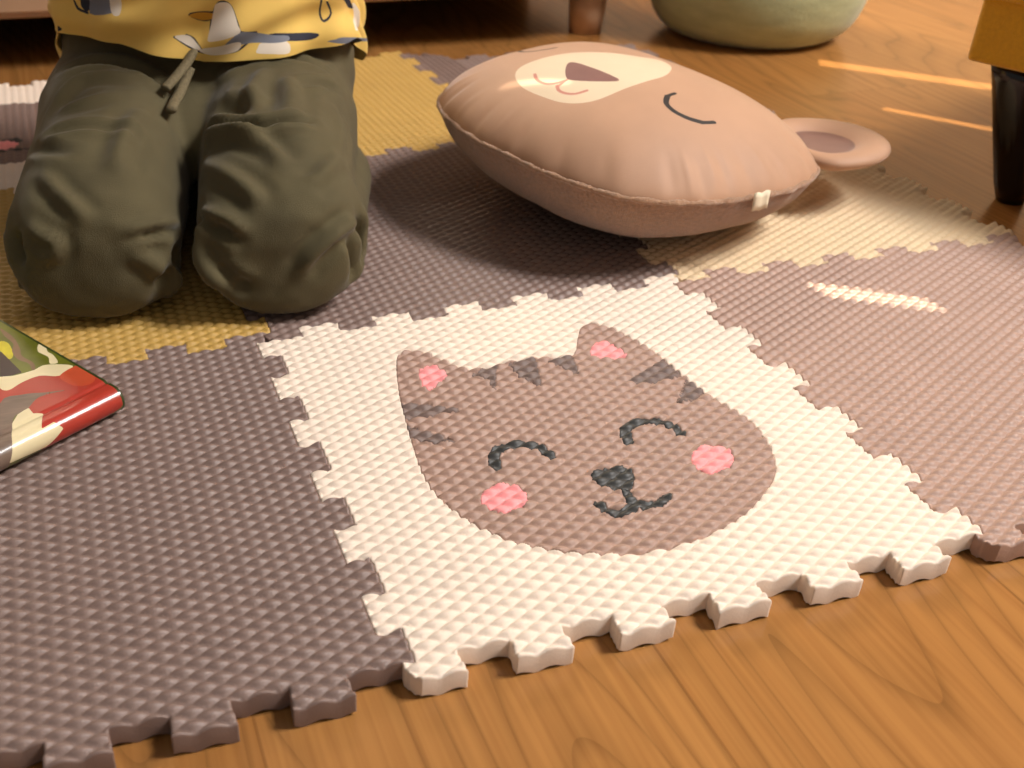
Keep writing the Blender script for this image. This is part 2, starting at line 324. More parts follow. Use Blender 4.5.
WIN = (.5, 1.45, 1.1, 2.5); WINB = (-.5, 1.2, .5, 1.8)
AREAS = [('window_light', (1.76, -.35, 2.0), (.2, .2, 0), .7, .9, 106, (1, .965, .94)), ('back_window_light', (.25, 2.5, 1.25), (.3, .3, 0), .8, .9, 62, (1, .84, .62))]
WORLD = (1, .95, .9, .21)
FOCUS, FSTOP, EXPO = .64, 10.5, .06

FLOOR_A = (146, 94, 45); FLOOR_B = (194, 140, 80)
FZ = -.0135                     # floor level; the top of the foam mats is z = 0
TILE = .31235; D = .01235; W = TILE/12; CORE = TILE - D

M_cream = mat('foam_cream', (236, 218, 200), .6, .03, 30, .10, 900)
M_beige = mat('foam_beige', (222, 196, 158), .6, .03, 30, .10, 900)
M_dark = mat('foam_dark_brown', (130, 108, 99), .48, .04, 30, .10, 900)
M_taupe = mat('foam_taupe', (172, 140, 124), .5, .04, 30, .10, 900)
M_cat = mat('foam_cat_brown', (168, 136, 120), .5, .04, 30, .10, 900)
M_ochre = mat('foam_ochre', (192, 154, 80), .5, .04, 30, .10, 900)
M_pink = mat('print_pink', (250, 158, 158), .55, .05, 200)
M_black = mat('print_charcoal', (52, 52, 50), .5, .15, 300)
M_stripe = mat('print_grey_brown', (118, 98, 90), .55, .22, 260)

# ------------------------------------------------------------------ foam mats
BX, BY, BH = 15.6175, 7.80875, 2.5        # bump pitch (mm) along and across the tile, height
def bump_h(x, y, rot=False):
    if rot: x, y = y, x
    s = x/BX + y/BY; t = x/BX - y/BY; g = .012
    def prof(q):
        f = np.clip((q - np.floor(q) - g)/(1 - 2*g), 0, 1); return 4*f*(1 - f)
    a = prof(s)*prof(t)
    return BH*(np.power(a, .8) - 1)*1e-3
def flex(x, y):
    """the mats right of the cat are pushed together a little and the far row sits slightly askew"""
    dx = np.maximum(x - TILE, 0); far = np.clip((y - TILE)/TILE, 0, 1)
    x2 = np.where(x > TILE, TILE + dx*(.955 - .045*far), x)
    yc = np.where(y > 2*TILE, 2*TILE + (y - 2*TILE)*(1 - .12*np.clip(dx/.05, 0, 1)), y)
    y2 = yc - .036*dx
    x2 = x2 - .05*np.clip(y - 2*TILE, 0, 1)*np.clip((x + .1)/.2, 0, 1)
    return x2, y2
def tile_mesh(i, j, cell, rot=False):
    def axis():
        bp = sorted(set([-D, -D/2, 0, CORE, CORE + D/2, CORE + D] + [k*W - D/2 for k in range(1, 12)]))
        g = []
        for a, b in zip(bp[:-1], bp[1:]):
            n = max(2, int(round((b - a)/cell))); g += list(np.linspace(a, b, n, endpoint=False))
        return np.array(g + [bp[-1]])
    g = axis(); n = len(g); c = .5*(g[1:] + g[:-1]); U, V = np.meshgrid(c, c, indexing='ij')
    k = lambda q: np.floor((q + D/2)/W).astype(int)
    ku, kv = k(U), k(V)
    inU = (U > 0) & (U < CORE); inV = (V > 0) & (V < CORE)
    mask = inU & inV
    mask |= (V < 0) & (ku % 2 == 0) & (U > -D/2) & (U < CORE)
    mask |= (V > CORE) & (ku % 2 == 1) & (U > 0) & (U < CORE + D/2)
    mask |= (U < 0) & (kv % 2 == 1) & (V > 0) & (V < CORE)
    mask |= (U > CORE) & (kv % 2 == 0) & (V > 0) & (V < CORE)
    # rounded outer corner of the first tab
    GX, GY = np.meshgrid(g, g, indexing='ij')
    X, Y = GX.copy(), GY.copy()
    # teeth flare slightly towards their tips
    def flare(A, T, s):
        kk = np.floor((A + D/2)/W); cen = (kk + .5)*W - D/2
        return A + (A - cen)*T*s
    tb = np.clip(-GY/D, 0, 1); tt = np.clip((GY - CORE)/D, 0, 1)
    tl = np.clip(-GX/D, 0, 1); tr = np.clip((GX - CORE)/D, 0, 1)
    ki = np.zeros(n)
    eps = 1e-6
    def tab(Aarr, T, odd):
        # centre of the tab a boundary vertex belongs to (either side), so that the tab widens outward
        q = (Aarr + D/2)/W; kf = np.floor(q + 1e-4); on = np.abs(q - np.round(q)) < 1e-3
        kb = np.where(on, np.round(q), kf); par = kf.astype(int) % 2 == odd
        # own teeth: parity == odd
        kk = np.where(on & ~(kb.astype(int) % 2 == odd), kb - 1, kf)
        cen = (kk + .5)*W - D/2
        return Aarr + (Aarr - cen)*T*.09
    X = np.where((tb > 0) & (tb >= tl) & (GX > -eps - D), tab(GX, tb, 0), X)
    X = np.where(tt > 0, tab(GX, tt, 1), X)
    Y = np.where((tl > 0) & (tb == 0) & (tt == 0), tab(GY, tl, 1), Y)
    Y = np.where((tr > 0) & (tb == 0) & (tt == 0), tab(GY, tr, 0), Y)
    # chamfer the first front tab at its outer corner
    near = (GY < 0) & (GX < W*.35)
    X = np.where(near, X + np.clip(W*.35 - GX, 0, 1)*.42*np.clip((-GY/D - .25)/.75, 0, 1)**1.3, X)
    # pull the boundary in by a hair so that neighbours show a seam
    P = np.zeros((n + 1, n + 1), bool); P[1:-1, 1:-1] = mask
    q = [P[:-1, :-1], P[1:, :-1], P[:-1, 1:], P[1:, 1:]]
    cntv = sum(a.astype(int) for a in q)
    edge = (cntv > 0) & (cntv < 4)
    gx = (q[1].astype(float) + q[3] - q[0] - q[2]); gy = (q[2].astype(float) + q[3] - q[0] - q[1])
    gl = np.maximum(np.hypot(gx, gy), 1e-6)
    X = X + np.where(edge, gx/gl*.00022, 0); Y = Y + np.where(edge, gy/gl*.00022, 0)
    Z = bump_h(X*1000, Y*1000, rot)
    Zb = FZ + .0001 + (Z - Z.min())*.85
    zt = np.where(edge, Z - .0005, Z)
    idx = np.arange(n*n).reshape(n, n)
    I, J = np.nonzero(mask)
    top = np.stack([idx[I, J], idx[I + 1, J], idx[I + 1, J + 1], idx[I, J + 1]], 1)
    # walls: lip (just inside the edge), then down
    nb = n*n; F = []
    m = mask; pm = np.zeros((n + 1, n + 1), bool); pm[1:-1, 1:-1] = mask
    def wall(sel, a, b):
        I, J = np.nonzero(sel)
        A = idx[I + a[0], J + a[1]]; B = idx[I + b[0], J + b[1]]
        F.append(np.stack([B, A, A + nb, B + nb], 1)); F.append(np.stack([B + nb, A + nb, A + 2*nb, B + 2*nb], 1))
    mm = pm
    wall(m & ~mm[1:-1, :-2], (0, 0), (1, 0)); wall(m & ~mm[1:-1, 2:], (1, 1), (0, 1))
    wall(m & ~mm[:-2, 1:-1], (0, 1), (0, 0)); wall(m & ~mm[2:, 1:-1], (1, 0), (1, 1))
    ox = -np.where(edge, gx/gl*.00025, 0); oy = -np.where(edge, gy/gl*.00025, 0)
    def pack(dx, z):
        wx, wy = flex(X + dx*ox + i*TILE, Y + dx*oy + j*TILE); return np.stack([wx.ravel(), wy.ravel(), z.ravel()], 1)
    Vv = np.vstack([pack(0, zt), pack(1, zt - .0006), pack(.6, Zb)])
    return Vv, top, np.vstack(F), X.ravel()*1000, Y.ravel()*1000

def add_tile(i, j, mtl, label, cell=.0009, rot=False):
    V, T, Wl, X, Y = tile_mesh(i, j, cell, rot)
    o = np_mesh('foam_mat_tile', V, np.vstack([T, Wl]), mtl)
    return tag(o, label, 'play mat tile', 'interlocking foam mat tiles')
def split_tile(i, j, mtl, label, S, face, plan, cell, rot=False):
    """a tile with a flush inlaid animal face; plan: list of (sdf key, part name, material, label)"""
    V, T, Wl, X, Y = tile_mesh(i, j, cell, rot)
    n = len(X); S = {k: np.r_[f(X, Y), np.full(2*n, 1e9)] for k, f in S.items()}
    C = Cut(V, T, S)
    Fi, Fo = C.split(face[0], T, .0006)
    pieces = []
    for key, nm, m, lb in plan:
        a, Fi = C.split(key, Fi, .00035); pieces.append((nm, a, m, lb))
    root = tag(np_mesh('foam_mat_tile', C.V, np.vstack([Fo, Wl]), mtl), label, 'play mat tile', 'interlocking foam mat tiles')
    fc = tag(np_mesh(face[1], C.V, Fi, face[2], root), face[3])
    for nm, a, m, lb in pieces:
        if len(a): tag(np_mesh(nm, C.V, a, m, fc), lb)
    return root

sp = lambda P, n=4: (lambda q: (lambda X, Y: sdf_poly(X, Y, q)))(catmull(P, n))
st = lambda P, r0, r1=None: (lambda q: (lambda X, Y: sdf_stroke(X, Y, q, r0, r1)))(catmull(P, 4, False))
pl = lambda P: (lambda X, Y: sdf_poly(X, Y, P))
def jag(f, a, k=1.0):
    return lambda X, Y: f(X, Y) + a*np.sin(X*k*1.7 + Y*.6)*np.sin(Y*k*2.1)
def union(*fs): return lambda X, Y: np.minimum.reduce([f(X, Y) for f in fs])
CS = dict(face=sp(CAT['face'], 3))
for k in ('earL', 'earR', 'cheekL', 'cheekR', 'nose'): CS[k] = jag(sp(CAT[k]), .5)
for k in ('st1', 'st2', 'st3', 'st4', 'st5', 'st6', 'st7'): CS[k] = (lambda f: (lambda X, Y: f(X, Y) - 1.1))(jag(pl(CAT[k]), .9))
CS['eyeL'] = jag(st(CATS['eyeL'], 3.5, 3.0), .4); CS['eyeR'] = jag(st(CATS['eyeR'], 3.5, 3.0), .4)
CS['mouth'] = jag(union(st(CATS['m0'], 2.5), st(CATS['m1'], 2.6, 3.4), st(CATS['m2'], 3.4, 2.8)), .4)
plan = [('earL', 'inner_ear', M_pink, 'pink inner ear'), ('earR', 'inner_ear', M_pink, 'pink inner ear'),
        ('cheekL', 'cheek', M_pink, 'pink cheek'), ('cheekR', 'cheek', M_pink, 'pink cheek'),
        ('eyeL', 'eye', M_black, 'black curved closed eye'), ('eyeR', 'eye', M_black, 'black curved closed eye'),
        ('nose', 'nose', M_black, 'black nose'), ('mouth', 'mouth', M_black, 'black smiling mouth')]
plan += [('st%d' % k, 'stripe', M_stripe, 'grey stripe') for k in range(1, 8)]
split_tile(0, 0, M_cream, 'cream foam mat tile with a smiling brown cat face on it', CS,
           ('face', 'cat_face', M_cat, 'brown cat face'), plan, .00072)

add_tile(-1, 0, M_dark, 'dark brown foam mat tile at front left, under the picture book', .0008)
add_tile(1, 0, M_taupe, 'taupe foam mat tile at the right of the cat tile', .0009)
add_tile(-1, 1, M_ochre, 'ochre foam mat tile under the kneeling child\'s knees', .0011)
add_tile(0, 1, M_dark, 'dark brown foam mat tile between the child and the bear cushion, behind the cat tile', .0011)
add_tile(1, 1, M_beige, 'beige foam mat tile at right under the cushion\'s near ear', .0011, RIDGE11)
add_tile(0, 2, M_ochre, 'ochre foam mat tile at the back, behind the dark brown tile', .0012)
add_tile(1, 2, M_dark, 'dark brown foam mat tile at the back, mostly hidden behind the bear cushion', .0012)
t = np.linspace(0, 2*np.pi, 20, endpoint=False)
ell = lambda cx, cy, a, b: np.stack([cx + a*np.cos(t), cy + b*np.sin(t)], 1)
BS = dict(face=union(sp(ell(150, 150, 98, 88)), sp(ell(75, 222, 30, 28)), sp(ell(225, 222, 30, 28))),
          cL=sp(ell(84, 118, 17, 13)), cR=sp(ell(216, 118, 17, 13)), ch=sp(ell(140, 112, 17, 13)),
          eL=st([(92, 160), (100, 168), (112, 160)], 2.6), eR=st([(188, 160), (198, 168), (208, 160)], 2.6),
          no=sp(ell(150, 122, 11, 8)), mo=st([(96, 98), (120, 92), (150, 98), (180, 92), (204, 98)], 2.2))
split_tile(-1, 2, M_cream, 'cream foam mat tile with a dark animal face, behind the child at far left', BS,
           ('face', 'animal_face', M_dark, 'dark brown animal face'),
           [('cL', 'cheek', M_pink, 'pink cheek'), ('cR', 'cheek', M_pink, 'pink cheek'), ('ch', 'cheek', M_pink, 'pink cheek'), ('eL', 'eye', M_black, 'black closed eye'),
            ('eR', 'eye', M_black, 'black closed eye'), ('no', 'nose', M_black, 'black nose'), ('mo', 'mouth', M_black, 'black mouth line')], .0014)

# ------------------------------------------------------------------ floor and room
fl = np_mesh('floor', [(-3.2, -2.2, FZ), (1.9, -2.2, FZ), (1.9, 2.7, FZ), (-3.2, 2.7, FZ)], [(0, 1, 2, 3)], wood_floor(), smooth=False)
tag(fl, 'orange brown wooden plank floor', 'floor', kind='structure')
M_wall = mat('wall_paint', (214, 196, 170), .8, .02, 6)
WY, WX = 2.7, 1.9

# ------------------------------------------------------------------ bear cushion
PQ = dict(cx=.318, cy=.443, a=.1445, b=.128, th=.391, zs=.0666, ht=.0548, n=2.8, egg=-.0975, tx=-.07, ty=-.07)
M_bear = mat('cushion_print_fabric', (186, 144, 114), .62, .05, 25, .12, 1500, sheen=.25)
M_plush = mat('cushion_plush', (178, 136, 104), .9, .26, 420, 1.0, 1100, sheen=.6)
M_piping = mat('cushion_seam_plush', (188, 146, 114), .9, .2, 300, .8, 1200, sheen=.6)
M_muz = mat('cushion_muzzle_print', (222, 200, 170), .6, .03, 30, .1, 1500, sheen=.2)
M_nose = mat('cushion_nose_print', (128, 88, 82), .6, .05, 60)
M_mouth = mat('cushion_mouth_print', (196, 128, 112), .6, .05, 60)
M_lash = mat('cushion_eye_print', (34, 27, 26), .6, .05, 60)
M_innerear = mat('cushion_inner_ear', (134, 96, 80), .8, .1, 90, .3, 900, sheen=.4)
M_sunspot = mat('cushion_sun_spot', (240, 226, 196), .6, .03, 60)
sth, cth = math.sin(PQ['th']), math.cos(PQ['th'])
def outline(th):
    c, s = np.cos(th), np.sin(th); r = (np.abs(c)**PQ['n'] + np.abs(s)**PQ['n'])**(-1/PQ['n'])
    return PQ['a']*r*c*(1 - PQ['egg']*s), PQ['b']*r*s
def pill_world(x, y, z):
    return np.stack([PQ['cx'] + x*sth + y*cth, PQ['cy'] - x*cth + y*sth, z], -1)
def seam_wob(th): return 1 + .006*np.sin(7*th + 1) + .004*np.sin(13*th) + .003*np.sin(29*th + 2)
def pill_top(nth, nr):
    th = np.linspace(0, 2*np.pi, nth, endpoint=False); rr = 1 - (1 - np.linspace(0, 1, nr + 1)[1:])**1.35
    TH, RR = np.meshgrid(th, rr, indexing='xy'); ox, oy = outline(TH); w = 1 + (seam_wob(TH) - 1)*RR**4
    x, y = ox*RR*w, oy*RR*w
    pk = np.zeros_like(TH)
    for a0, wd, am, pw in PUCKERS:
        dth = (TH - a0 + np.pi) % (2*np.pi) - np.pi
        pk += am*np.exp(-(dth/wd)**2)*np.exp(-((RR - pw)/.085)**2)*.75
    z = PQ['zs'] + PQ['ht']*(1 - RR**2.2).clip(0)**.7 + PQ['tx']*x + PQ['ty']*y + pk
    V = pill_world(x, y, z).reshape(-1, 3); c = pill_world(0., 0., PQ['zs'] + PQ['ht'])[None]
    V = np.vstack([V, c]); ci = len(V) - 1
    k = np.arange(nr*nth).reshape(nr, nth); kn = np.roll(k, -1, 1)
    F = np.stack([k[:-1], k[1:], kn[1:], kn[:-1]], -1).reshape(-1, 4)
    F = np.vstack([F, np.stack([np.full(nth, ci), k[0], kn[0], np.full(nth, -1)], 1)])
    return V, F, np.r_[x.ravel()*1000, 0], np.r_[y.ravel()*1000, 0]
def pill_bottom(nth, nr):
    th = np.linspace(0, 2*np.pi, nth, endpoint=False); rr = np.sqrt(np.linspace(0, 1, nr + 1)[1:])
    TH, RR = np.meshgrid(th, rr, indexing='xy'); ox, oy = outline(TH); w = 1 + (seam_wob(TH) - 1)*RR**4
    x, y = ox*RR*w, oy*RR*w
    z = PQ['zs'] - PQ['zs']*(1 - RR**2.5).clip(0)**.6 + (PQ['tx']*x + PQ['ty']*y)
    z = z + .0012*np.sin(TH*11 + RR*9)*(1 - RR)*RR
    z = np.maximum(z, -.0006)
    V = np.vstack([pill_world(x, y, z).reshape(-1, 3), pill_world(0., 0., -.0006)[None]]); ci = len(V) - 1
    k = np.arange(nr*nth).reshape(nr, nth); kn = np.roll(k, -1, 1)
    F = np.stack([k[:-1], kn[:-1], kn[1:], k[1:]], -1).reshape(-1, 4)
    return V, np.vstack([F, np.stack([np.full(nth, ci), kn[0], k[0], np.full(nth, -1)], 1)])
pill = empty('bear_cushion', (PQ['cx'], PQ['cy'], 0))
tag(pill, 'plump brown bear face cushion with a cream muzzle, lying on the mats', 'cushion')
PM = Matrix.Translation((-PQ['cx'], -PQ['cy'], 0))
def to_pill(o, root=pill):
    o.data.transform(PM); return o
# puckers of the printed cloth along the seam: (angle, width, amplitude, radius)
PUCKERS = [(-.62, .035, -.0022, .93), (-.52, .02, .0018, .92), (-.44, .03, -.0024, .94), (-.36, .025, .0016, .9), (-.28, .03, -.002, .93), (-.1, .05, -.0018, .94), (.05, .03, .0014, .9), (.18, .04, -.0016, .94),
           (-1.5, .03, -.0016, .95), (-1.68, .02, .0012, .93), (-1.85, .03, -.0018, .95), (-2.05, .025, .0012, .93), (-2.25, .03, -.0026, .93), (-2.36, .025, .0016, .9), (-1.2, .03, -.001, .95), (-.95, .04, -.0012, .94),
           (.5, .05, -.0015, .94), (.9, .06, -.0015, .94), (1.6, .05, -.0015, .94), (2.4, .05, -.0015, .94), (3.0, .04, -.0016, .94)]
V, F, X, Y = pill_top(420, 120)
mirror = lambda P: [(-4 - x, y) for x, y in P]
PS = dict(muz=sp(PBEAR['muzzle'], 4)(X, Y), nose=sp(PBEAR['nose'], 3)(X, Y),
          mouth=union(st(PBEAR['m1'], 1.3), st(PBEAR['m2'], 1.3), st(PBEAR['stem'], 1.0))(X, Y),
          e1=union(st(PBEAR['eye'], 1.4, 1.6), st(PBEAR['eye'][1:6], 2.2))(X, Y), e2=st(mirror(PBEAR['eye']), 1.5)(X, Y))
C = Cut(V, F, PS)
muz, rest = C.split('muz', F); nos, muz = C.split('nose', muz); mou, muz = C.split('mouth', muz)
e1, rest = C.split('e1', rest); e2, rest = C.split('e2', rest)
front = to_pill(np_mesh('front_panel', C.V, rest, M_bear, pill)); tag(front, 'smooth light brown printed front')
mz = to_pill(np_mesh('muzzle', C.V, muz, M_muz, front)); tag(mz, 'cream printed muzzle')
tag(to_pill(np_mesh('nose', C.V, nos, M_nose, front)), 'brown printed nose')
tag(to_pill(np_mesh('mouth', C.V, mou, M_mouth, front)), 'pinkish smiling mouth')
tag(to_pill(np_mesh('eye', C.V, e1, M_lash, front)), 'dark curved closed eye')
tag(to_pill(np_mesh('eye', C.V, e2, M_lash, front)), 'dark curved closed eye')
V, F = pill_bottom(260, 60)
tag(to_pill(np_mesh('back_panel', V, F, M_plush, pill)), 'fuzzy plush back')
# fuzzy seam
nth, nk = 700, 8
th = np.linspace(0, 2*np.pi, nth, endpoint=False); ox, oy = outline(th); w = seam_wob(th)
sx_, sy_ = ox*w, oy*w; nx, ny = np.gradient(sy_), -np.gradient(sx_); nl = np.hypot(nx, ny); nx, ny = nx/nl, ny/nl
ph = np.linspace(0, 2*np.pi, nk, endpoint=False)
rad = (.0015 + .0010*rng.random((nth, nk)) + .0004*np.sin(th*40)[:, None])
px_ = sx_[:, None] + nx[:, None]*rad*np.cos(ph); py_ = sy_[:, None] + ny[:, None]*rad*np.cos(ph)
pz_ = PQ['zs'] + PQ['tx']*px_ + PQ['ty']*py_ + rad*np.sin(ph)*1.1 - .001
k = np.arange(nth*nk).reshape(nth, nk); kn = np.roll(k, -1, 0)
F = np.stack([k, kn, np.roll(kn, -1, 1), np.roll(k, -1, 1)], -1).reshape(-1, 4)
tag(to_pill(np_mesh('seam', pill_world(px_, py_, pz_).reshape(-1, 3), F, M_piping, pill)), 'fuzzy raised seam')
# ears: flat padded loops with a darker hollow inside
def ear(cx, cy, ang, half, length, z0, tilt):
    nu, nv = 64, 40; V = []; n_inner = 0
    us = np.linspace(0, 1, nv); out = []
    th = np.linspace(0, 2*np.pi, nu, endpoint=False)
    def ring(r, zz):
        a = half*r*np.cos(th); b = length*r*np.sin(th)*np.where(np.sin(th) < 0, .55, 1)
        return a, b, np.full(nu, zz)
    prof_top = [(0, -.004), (.2, -.004), (.4, -.003), (.48, -.002), (.52, -.0005), (.58, .002), (.68, .0045), (.8, .0055), (.9, .0045), (.97, .002), (1, -.001)]
    prof_bot = [(.97, -.004), (.9, -.007), (.75, -.009), (.4, -.010), (.0, -.010)]
    rings = [ring(max(r, .002), z) for r, z in prof_top + prof_bot]
    P = np.array([[np.stack([a, b, z], 1)] for a, b, z in rings])[:, 0]
    # tilt about the root line, then place
    y = P[..., 1]; z = P[..., 2]
    P[..., 2] = z + tilt*(y + length*.55); P[..., 1] = y
    ca, sa = math.cos(ang), math.sin(ang)
    lx = cx + P[..., 0]*ca + P[..., 1]*sa; ly = cy - P[..., 0]*sa + P[..., 1]*ca
    Vw = pill_world(lx, ly, z0 + P[..., 2]).reshape(-1, 3)
    k = np.arange(len(rings)*nu).reshape(-1, nu); kn = np.roll(k, -1, 1)
    F = np.stack([k[:-1], k[1:], kn[1:], kn[:-1]], -1)
    inner = F[:4].reshape(-1, 4); outer = F[4:].reshape(-1, 4)
    e = to_pill(np_mesh('ear', Vw, outer, M_bear, pill)); ie = to_pill(np_mesh('inner_ear', Vw, inner, M_innerear, e))
    tag(ie, 'darker brown inner ear')
    for q in (e, ie):
        m = q.modifiers.new('smooth', 'SUBSURF'); m.levels = m.render_levels = 1
    return e
for a in EARS: ear(*a)
# small white patch added at the seam, standing in for a sunlit spot
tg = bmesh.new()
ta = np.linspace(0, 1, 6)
def spot_pt(u, v):
    a0 = SPOT_A + (u - .5)*.12
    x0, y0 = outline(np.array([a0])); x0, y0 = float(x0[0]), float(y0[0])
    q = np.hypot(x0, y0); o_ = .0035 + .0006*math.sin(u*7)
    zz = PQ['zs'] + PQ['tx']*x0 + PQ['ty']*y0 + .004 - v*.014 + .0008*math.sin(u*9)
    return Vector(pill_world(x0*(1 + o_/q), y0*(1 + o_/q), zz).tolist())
gv = [[tg.verts.new(spot_pt(u, v)) for v in np.linspace(0, 1, 4)] for u in np.linspace(0, 1, 7)]
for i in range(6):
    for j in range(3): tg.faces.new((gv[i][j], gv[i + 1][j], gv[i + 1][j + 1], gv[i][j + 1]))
o = to_pill(bm_obj('sun_spot_patch', tg, M_sunspot, pill)); tag(o, 'small white patch standing in for a sunlit spot')
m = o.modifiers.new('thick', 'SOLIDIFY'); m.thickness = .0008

# ------------------------------------------------------------------ picture book
bk_c = np.array([-.1067, .2495]); bk_x = np.array([-.85, -.527]); bk_y = np.array([-.527, .85]); BT = .0165
M_bgreen = mat('book_leaf_green', (104, 108, 30), .3, .35, 30, coat=.3)
M_bdk = mat('book_dark_green', (52, 64, 28), .3, .3, 60, coat=.3)
M_bred = mat('book_red', (178, 56, 42), .3, .08, 40, coat=.4)
M_borange = mat('book_orange_red', (198, 80, 48), .3, .08, 40, coat=.4)
M_bcream = mat('book_cream', (236, 220, 176), .3, .05, 60, coat=.3)
M_bbark = mat('book_bark', (122, 102, 88), .35, .2, 60, coat=.3, stretch=(1, 4, 1))
M_bbrown = mat('book_trunk', (128, 98, 74), .35, .15, 90, coat=.3)
M_byel = mat('book_yellow', (204, 190, 34), .3, .2, 60, coat=.3)
M_bnight = mat('book_dark_purple', (48, 30, 34), .3, .15, 60, coat=.3)
M_page = mat('book_page', (232, 224, 204), .8, .05, 300, stretch=(1, 1, 40))
book = empty('picture_book', (bk_c[0], bk_c[1], 0)); tag(book, 'closed picture book with a red fox in woodland on its cover, at the left edge', 'book')
BL, BWD = 200.0, 190.0
nx_, ny_ = 260, 300
xs = np.linspace(4.5, BL, nx_); ys = np.linspace(-24, BWD, ny_)
XX, YY = np.meshgrid(xs, ys, indexing='ij')
def book_prof(y):
    """unrolled cover width (mm) to (across, height) in mm: flat board, hinge groove, round spine"""
    r = 8.0
    a = np.where(y >= 0, y, np.where(y > -4, y, 0.)); h = np.full_like(y, BT*1000.)
    h = h - 1.1*np.exp(-((y - 3.0)/1.6)**2)
    s = np.clip((-4 - y)/20.0, 0, 1)*np.pi*.93
    a = np.where(y < -4, -4 - r*np.sin(s)*1.0, a); h = np.where(y < -4, BT*1000. - r + r*np.cos(s), h)
    return a, h
A_, H_ = book_prof(YY); H_ = H_ + .0
bw = bk_c[None, None] + (XX[..., None]*bk_x + A_[..., None]*bk_y)/1000
V = np.concatenate([bw, (H_/1000)[..., None]], -1).reshape(-1, 3)
k = np.arange(nx_*ny_).reshape(nx_, ny_)
F = np.stack([k[:-1, :-1], k[:-1, 1:], k[1:, 1:], k[1:, :-1]], -1).reshape(-1, 4)
x, y = XX.ravel(), YY.ravel()
order = [('edge', lambda X, Y: np.minimum(X - 6.2, np.abs(Y + 14) - 0*X + 1e3), M_bdk), ('mush', sp(BOOK['mush']), M_bcream), ('trunk', sp(BOOK['trunk']), M_bbrown), ('dark', pl(BOOK['dark']), M_bnight), ('yellow', sp(BOOK['yellow']), M_byel),
         ('foxhead', sp(BOOK['foxhead']), M_borange), ('cream1', sp(BOOK['cream1']), M_bcream), ('tail', pl(BOOK['tail']), M_bcream), ('bark', sp(BOOK['bark']), M_bbark), ('red', sp(BOOK['red']), M_bred)]
# beyond the picture's visible corner the woodland goes on
extra = dict(dark2=sp([(60, 120), (90, 100), (120, 130), (110, 160), (70, 155)]), bark2=sp([(90, -24), (90, 20), (120, 60), (150, 70), (190, 60), (200, -24)]), yel2=sp([(30, 140), (50, 130), (60, 160), (35, 170)]))
order += [('dark2', extra['dark2'], M_bnight), ('bark2', extra['bark2'], M_bbark), ('yel2', extra['yel2'], M_byel)]
C = Cut(V, F, {k_: f(x, y) for k_, f, _ in order}); rest = F; FF, MI, MS = [], [], [M_bgreen]
for k_, f, m in order:
    a, rest = C.split(k_, rest)
    if m not in MS: MS.append(m)
    FF.append(a); MI += [MS.index(m)]*len(a)
FF.append(rest); MI += [0]*len(rest)
cov = np_mesh('cover', C.V, np.vstack(FF), MS, book, MI); cov.data.transform(Matrix.Translation((-bk_c[0], -bk_c[1], 0)))
m = cov.modifiers.new('board', 'SOLIDIFY'); m.thickness = .0022; m.offset = -1
tag(cov, 'glossy cover with a red fox')
def bk_box(name, x0, x1, y0, y1, z0, z1, mtl, label=None):
    bm = box_bm(x0, x1, y0, y1, z0, z1, .0006)
    for v in bm.verts:
        q = bk_x*v.co.x + bk_y*v.co.y; v.co = (q[0], q[1], v.co.z)
    return tag(bm_obj(name, bm, mtl, book), label)
bk_box('page_block', .008, BL/1000 - .003, -.008, BWD/1000 - .004, .0025, BT - .0024, M_page, 'cream page edges')
bk_box('back_cover', .0045, BL/1000, -.003, BWD/1000, .0002, .0024, M_bdk, 'dark green back cover')

# ------------------------------------------------------------------ low bench behind the mats
M_bench = mat('bench_wood', (196, 160, 128), .45, .12, 12, .05, 200, stretch=(.3, 4, 4))
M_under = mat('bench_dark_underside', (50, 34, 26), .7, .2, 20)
bench = empty('low_bench', (.552, .958, FZ), R(-5)); tag(bench, 'low pale wooden cabinet on short legs behind the mats', 'cabinet')
bz = .0605
bm_obj('carcass', box_bm(-1.9, .075, 0, .42, bz, .46, .004), M_bench, bench)
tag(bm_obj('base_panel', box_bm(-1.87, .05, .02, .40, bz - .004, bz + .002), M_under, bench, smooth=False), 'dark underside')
bm_obj('back_panel', box_bm(-1.87, .05, .40, .412, .0, bz + .002), M_under, bench, smooth=False)  # added dark board; blocks light so the gap under the bench stays dark
for x0 in (-1.84, -.9): bm_obj('door', box_bm(x0, x0 + .88, -.018, 0, bz + .01, .44, .003), M_bench, bench)
for x0, y0 in ((-.018, .045), (-.018, .34), (-1.84, .045), (-1.84, .34)):
    bm = bmesh.new(); bmesh.ops.create_cone(bm, cap_ends=True, segments=28, radius1=.021, radius2=.026, depth=bz)
    bmesh.ops.translate(bm, verts=bm.verts, vec=(x0 + .03, y0, bz/2)); bm_obj('leg', bm, M_bench, bench)

# ------------------------------------------------------------------ round green pouf
M_green = mat('pouf_green_weave', (172, 180, 138), .75, .12, 30, .5, 220, sheen=.3, stretch=(1, 1, 3))
def lathe(prof, seg=96):
    bm = bmesh.new(); rings = []
    for r, z in prof:
        rings.append([bm.verts.new((r*math.cos(2*math.pi*i/seg), r*math.sin(2*math.pi*i/seg), z)) for i in range(seg)])
    for a, b in zip(rings[:-1], rings[1:]):
        for i in range(seg): bm.faces.new((a[i], a[(i + 1) % seg], b[(i + 1) % seg], b[i]))
    bm.faces.new(rings[0][::-1]); bm.faces.new(rings[-1]); return bm
pf = empty('round_pouf', (POUF[0], POUF[1], FZ)); tag(pf, 'round sage green woven floor pouf on the wooden floor', 'pouf')
prof = [(.085, .0), (.105, .003), (.122, .012), (.135, .028), (.143, .05), (.147, .08), (.147, .14), (.143, .18), (.134, .21), (.118, .232), (.09, .245), (.03, .25)]
prof = [tuple(q) for q in catmull(prof, 4, False)]
prof = [(r*POUF[2], z) for r, z in prof]
